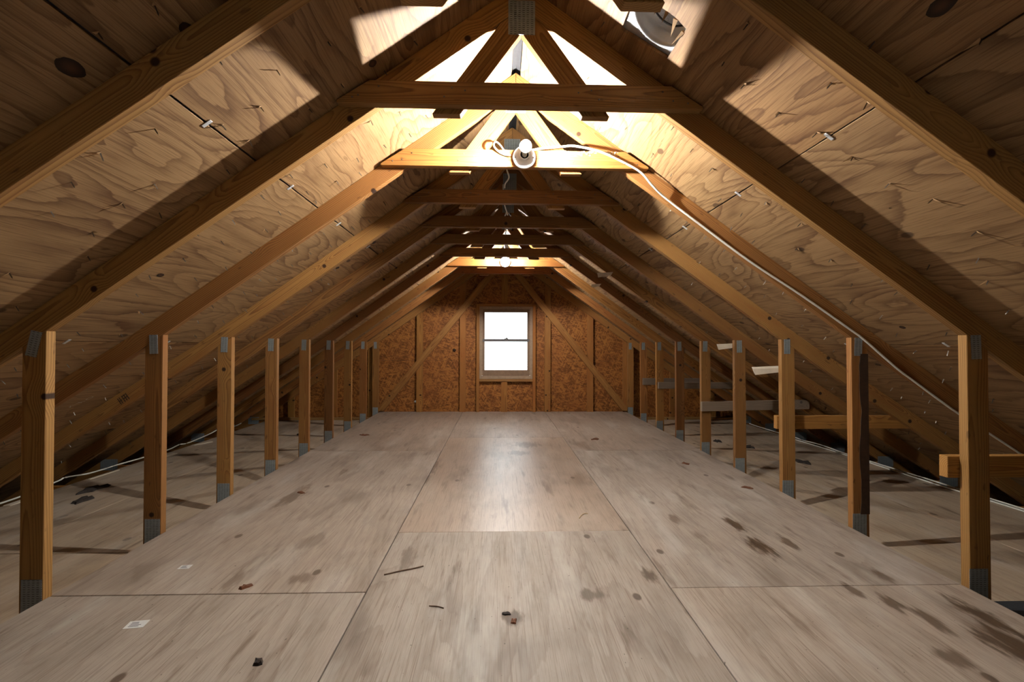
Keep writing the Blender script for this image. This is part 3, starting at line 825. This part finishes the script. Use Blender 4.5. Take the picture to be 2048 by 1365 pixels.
# chalk mark on the left sheathing
ey, ez = roof_frame(-1, True)
mw = Matrix((EY, ey, ez)).transposed().to_4x4() @ Matrix.Rotation(-1.1, 4, 'Z'); mw.translation = roof_point(-1, 2.60, 2.77) + ez * .0012
ring_s = [((.10 + .018 * math.cos(a), .012 + .014 * math.sin(a)), (.10 + .018 * math.cos(a + .7), .012 + .014 * math.sin(a + .7))) for a in [i * .7 for i in range(9)]]
roofl = bpy.data.objects['roof_left']
strokes('chalk_mark', [((0, 0), (.03, .012)), ((.0, .02), (.012, -.006)), ((.035, .0), (.065, .014)), ((.05, -.006), (.056, .03)), ((.065, .014), (.072, .03))] + ring_s, .0035, M['chalk'], roofl, mw)

# ------------------------------------------------------------------ roof vent seen through the sheathing hole
ey, ez = roof_frame(1, False)
vc_ = roof_point(1, .468, 1.540) - ez * 0.0125
mw = Matrix((EY, ey, -ez)).transposed().to_4x4(); mw.translation = vc_
vent = empty('roof_vent'); vent.matrix_basis = mw
tag(vent, 'round galvanised roof vent seen through a hole cut in the sheathing', 'roof vent')
bm = bmesh.new()
prof = [(.23, 0.0), (.132, 0.0), (.126, -.004), (.120, -.005), (.114, -.001), (.110, .010), (.104, .024), (.094, .038), (.080, .046)]
link('flange', lathe_mesh('flange', prof, 48), M['galv'], vent)
link('throat', lathe_mesh('throat', [(.080, .046), (.079, .060), (.076, .062), (.0745, .050)], 48), M['box'], vent)
link('screen', lathe_mesh('screen', [(.0745, .050), (.070, .054), (.05, .066), (.02, .074), (0, .076)], 40), M['galv_rough'], vent)
link('hood', lathe_mesh('hood', [(.235, -.002), (.235, .02), (.19, .10), (.12, .15), (.05, .17), (0, .172)], 40), M['galv'], vent)
# torn edge of the hole
roofr = bpy.data.objects['roof_right']
for (x, yy, ang, ln, wd) in ((.50, 1.505, .3, .055, .018), (.535, 1.53, -.2, .06, .012), (.47, 1.503, .1, .03, .014), (.376, 1.56, 2.9, .025, .01), (.44, 1.503, .2, .02, .012)):
    bm = bmesh.new()
    v_ = [bm.verts.new(q) for q in ((0, -wd / 2, 0), (0, wd / 2, .001), (ln, 0, .018), (0, 0, -.008))]
    for f in ((0, 1, 2), (0, 2, 3), (1, 3, 2), (0, 3, 1)): bm.faces.new([v_[i] for i in f])
    m2 = Matrix((EY, ey, ez)).transposed().to_4x4() @ Matrix.Rotation(ang, 4, 'Z'); m2.translation = roof_point(1, x, yy) + ez * .0005
    link('splinter', finish(bm, 'splinter'), M['splinter'], roofr, m2)

# ------------------------------------------------------------------ bulbs
def lamp(x, z, yface, label, full=False):
    root = empty('bulb_holder', (x, yface, z))
    root.rotation_euler = (math.pi / 2, 0, 0)             # local z points at the camera side (-y)
    tag(root, label, 'light fixture', 'bare bulb fixtures')
    link('junction_box', lathe_mesh('junction_box', [(.053, 0.0), (.053, .014), (.05, .016)], 8, False, True, True), M['box'], root)
    base_ = link('base', lathe_mesh('base', [(.059, .016), (.060, .020), (.058, .026), (.050, .031), (.036, .036), (.029, .046), (.026, .056), (.022, .058), (.021, .050)], 40, True, True), M['porcelain'], root)
    for s in (-1, 1):
        link('screw', lathe_mesh('screw', [(.004, 0), (.004, .003), (0, .004)], 10), M['steel'], base_, Matrix.Translation((s * .046, -.006, .030)))
    if full:
        neck = [(.013, .050), (.0125, .070), (.0135, .092), (.010, .094), (0, .095)]
        glass = [(.0136, .0922), (.022, .112), (.030, .136), (.0305, .152), (.027, .167), (.016, .178), (0, .181)]
        core = [(0, .118), (.011, .124), (.012, .146), (0, .152)]
    else:
        neck = [(.013, .050), (.0130, .070), (.0145, .095), (.0175, .112), (.0205, .124), (.012, .1255), (0, .126)]
        glass = [(.0206, .1242), (.027, .138), (.0305, .152), (.027, .167), (.016, .178), (0, .181)]
        core = [(.0148, .1335), (.0165, .139), (.0145, .147), (.009, .1535), (0, .156)]
    link('bulb_neck', lathe_mesh('bulb_neck', neck, 20), M['porcelain'], root)
    link('bulb', lathe_mesh('bulb', glass, 20), M['bulb'], root)
    link('filament', lathe_mesh('filament', core, 8, False), M['core_dim' if full else 'core'], root)
    return root
lamp(0.042, 1.940, ty(2) - T - .001, 'bare lit bulb on a white porcelain holder, the nearer of two')
lamp(-0.008, 1.955, ty(7) - T - .001, 'bare lit bulb glowing small at the far end, above the window', True)

# ------------------------------------------------------------------ cables
def cable(pts, label, r=.0045, nm='cable', grp='white electrical cables'):
    o = link(nm, tube_mesh(nm, pts, r), M['cable'])
    return tag(o, label, 'cable', grp)
yc2 = ty(2) - T - .009
cable([(.085, yc2 - .012, 1.978), (.13, yc2, 1.992), (.242, yc2, 2.004), (.307, yc2, 2.008), (.438, yc2, 1.981), (.56, yc2 + .003, 1.930), (.655, yc2 + .003, 1.876), (.715, yc2 + .012, 1.815), (.80, ty(2) - .014, 1.750)]
      + [(x, ty(2) - .007, z) for x, z in ((.985, 1.616), (1.256, 1.420), (1.528, 1.246), (1.801, 1.060), (1.87, 1.011), (2.048, .859), (2.158, .778), (2.379, .62), (2.629, .462), (2.9, .29), (3.2, .10), (3.36, -.02), (3.40, -.085))],
      'white cable running from the nearer bulb down the right-hand rafter', .006)
ccl = link('cable_staple', box_mesh('cable_staple', .004, .008, .018), M['steel'], trusses[2], Matrix.Translation((.575, -T - .006, 1.925)) @ Matrix.Rotation(.7, 4, 'Y'))
cable([(-.028, yc2 - .012, 1.950), (-.062, yc2, 1.957), (-.095, yc2 - .004, 1.975), (-.115, yc2 - .002, 2.004), (-.10, ty(2) - .03, 2.03), (-.06, ty(2) + .06, 2.02), (-.045, ty(2) + .15, 1.962), (-.03, ty(2) + .2, 1.93), (-.05, ty(2) + .3, 1.93), (-.05, ty(3) - .06, 1.99),
       (-.06, ty(3) - .02, 2.02), (-.05, ty(3) + .15, 1.96), (-.02, ty(4) - .2, 1.95), (-.03, ty(4) - .05, 2.01), (-.05, ty(4) + .2, 1.99), (-.02, ty(5) - .05, 2.02), (-.03, ty(6) - .05, 2.02), (.03, ty(7) - .10, 2.01), (.04, ty(7) - T - .01, 1.985)],
      'white cable looping along the ridge between the two bulbs', .0045)
CL = [(3.192, -.096), (3.369, -.088), (3.582, -.064), (3.637, -.055), (3.848, -.081), (4.106, -.083), (4.445, -.091), (4.739, -.091), (4.89, -.074), (5.02, -.086), (5.284, -.069), (5.428, -.056), (5.598, -.035), (5.899, -.058), (6.044, -.045)]
cable([(-3.40, 1.4, -.10), (-3.40, 2.2, -.09), (-3.40, 2.7, -.10)] + [(-3.40, y, max(z, -.1)) for y, z in CL], 'white cable draped along the left-hand eave over the joists', .006)
CR = [(6.252, -.095), (6.081, -.1), (5.841, -.1), (5.618, -.098), (5.292, -.092), (5.151, -.099), (4.859, -.088), (4.497, -.099), (4.236, -.1), (4.046, -.1), (3.833, -.1), (3.694, -.099), (3.49, -.1), (3.378, -.1), (3.166, -.1), (2.952, -.1), (2.2, -.1), (1.4, -.1)]
cable([(3.385, y, z) for y, z in CR], 'upper of two white cables lying along the right-hand eave', .006)
cable([(3.345 + .012 * math.sin(y * 3.1), y, -.103) for y, z in CR if y < 5.4], 'lower of two white cables lying along the right-hand eave', .006)

# ------------------------------------------------------------------ loose things on the floors
def chip(name, x, y, z, sx, sy, h, mat, label, cat, rot=0.0, grp=None, n=9, jag=.35):
    bm = bmesh.new()
    bot, top = [], []
    for i in range(n):
        a = 2 * math.pi * i / n; r = 1 + random.uniform(-jag, jag)
        bot.append(bm.verts.new((sx * r * math.cos(a), sy * r * math.sin(a), 0)))
        top.append(bm.verts.new((sx * r * .8 * math.cos(a), sy * r * .8 * math.sin(a), h * random.uniform(.5, 1.2))))
    c = bm.verts.new((0, 0, h))
    bm.faces.new(bot)
    for i in range(n):
        j = (i + 1) % n
        bm.faces.new((bot[i], bot[j], top[j], top[i])); bm.faces.new((top[i], top[j], c))
    o = link(name, finish(bm, name), mat, None, Matrix.Translation((x, y, z)) @ Matrix.Rotation(rot, 4, 'Z'))
    return tag(o, label, cat, grp)
def stick(name, pts, r, mat, label, cat):
    o = link(name, tube_mesh(name, pts, r, 6), mat); return tag(o, label, cat)
stick('twig', [(-.563, 1.954, .0035), (-.50, 1.985, .004), (-.45, 2.006, .0035), (-.41, 2.024, .005)], .003, M['twig'], 'thin brown twig on the plywood left of centre', 'twig')
stick('straw', [(.37, 2.57, .003), (.39, 2.61, .006), (.415, 2.64, .004), (.43, 2.635, .003)], .0028, M['straw'], 'pale bent straw lying on the centre sheet', 'straw')
stick('twig', [(-.34, 1.72, .002), (-.31, 1.715, .003), (-.285, 1.705, .002)], .0022, M['twig'], 'short curved twig near the front centre of the deck', 'twig')
chip('dry_leaf', -1.09, 1.874, .0005, .022, .017, .010, M['leaf'], 'crumpled brown leaf by the left-hand deck seam', 'leaf', .4)
chip('dirt_clump', -.815, 1.428, .0005, .012, .020, .012, M['dirt'], 'small black clump at the front of the deck', 'debris', .5)
chip('wood_chip', -.052, 1.665, .0005, .016, .012, .004, M['dirt'], 'dark smear of debris at the front centre', 'debris')
chip('wood_chip', -.030, 1.615, .0005, .011, .018, .006, M['leaf'], 'rust brown flake beside the dark smear at front centre', 'debris')
for (x, y, s, lb) in ((-1.52, 5.0, .05, 'dark leaf litter on the far left of the deck'), (.93, 4.75, .05, 'dark debris on the far right deck sheet'), (1.46, 3.75, .035, 'small dark leaf on the right deck sheet'), (1.62, 3.1, .03, 'dark chip near the right deck edge'), (-1.37, 3.05, .03, 'dark chip near the left deck edge')):
    chip('leaf_litter', x, y, .0005, s, s * .6, .008, M['leaf'], lb, 'debris', random.uniform(0, 3), 'leaf litter on the deck', 11, .5)
for (x, y, s, lb) in ((-2.944, 3.262, .09, 'black leaf clump on the left side floor, nearer'), (-3.087, 3.507, .10, 'black leaf clump on the left side floor, farther out'), (2.75, 4.20, .08, 'dark leaf clump by the right side floor seam'), (2.60, 4.85, .07, 'dark leaf clump behind the fourth right post'), (2.40, 5.15, .06, 'small dark leaf clump far along the right side floor'), (-2.45, 5.6, .08, 'reddish leaf clump far along the left side floor')):
    chip('leaf_litter', x, y, SIDE_Z + .0005, s * .55, s, .015, M['dirt'], lb, 'debris', random.uniform(-.3, .3), 'leaf litter on the side floors', 12, .55)
def label_sheet(x, y, w, h, rot, label):
    root = empty('paper_label', (x, y, 0.0006)); root.rotation_euler = (0, 0, rot)
    tag(root, label, 'label', 'paper labels on the deck')
    link('sheet', box_mesh('sheet', w, h, .0006), M['paper'], root)
    bm = bmesh.new()
    for i in range(4):
        add_box(bm, -w * .32, w * random.uniform(.0, .32), -h * .3 + i * h * .18, -h * .3 + i * h * .18 + h * .07, .0003, .0007)
    link('print', finish(bm, 'print'), M['ink'], root)
label_sheet(-1.332, 1.634, .062, .044, .15, 'white paper label on the deck, the nearer of two')
label_sheet(-1.444, 2.048, .046, .036, .1, 'small faded paper label on the deck, farther back')
bm = bmesh.new()
add_box(bm, 1.93, 2.5, 1.35, 1.885, 0, .006)
tag(link('felt_sheet', finish(bm, 'felt_sheet'), M['black'], None, Matrix.Translation((0, 0, SIDE_Z + .0005))), 'black felt sheet on the right side floor by the first post', 'felt')
for (a, b_, lb) in (((-3.34, 3.157), (-3.345, 3.276), 'pale offcut at the left eave, closest to the first left post'), ((-3.33, 3.762), (-3.325, 4.041), 'long thin pale offcut at the left eave, between first and second posts'), ((-3.285, 4.521), (-3.262, 4.64), 'short pale offcut at the left eave beside the second post'), ((-3.335, 5.01), (-3.26, 5.2), 'pale offcut at the left eave beside the third post')):
    d = Vector((b_[0] - a[0], b_[1] - a[1], 0))  # flat pale strips set along the outer edge of the left floor
    wd = .014 if 'thin' in lb else .045
    o = link('strip', box_mesh('strip', d.length, wd, .006, .001), M['pale'], None, Matrix.Translation(((a[0] + b_[0]) / 2, (a[1] + b_[1]) / 2, SIDE_Z + .0035)) @ Matrix.Rotation(math.atan2(d.y, d.x), 4, 'Z'))
    tag(o, lb, 'strip', 'pale strips at the left eave')
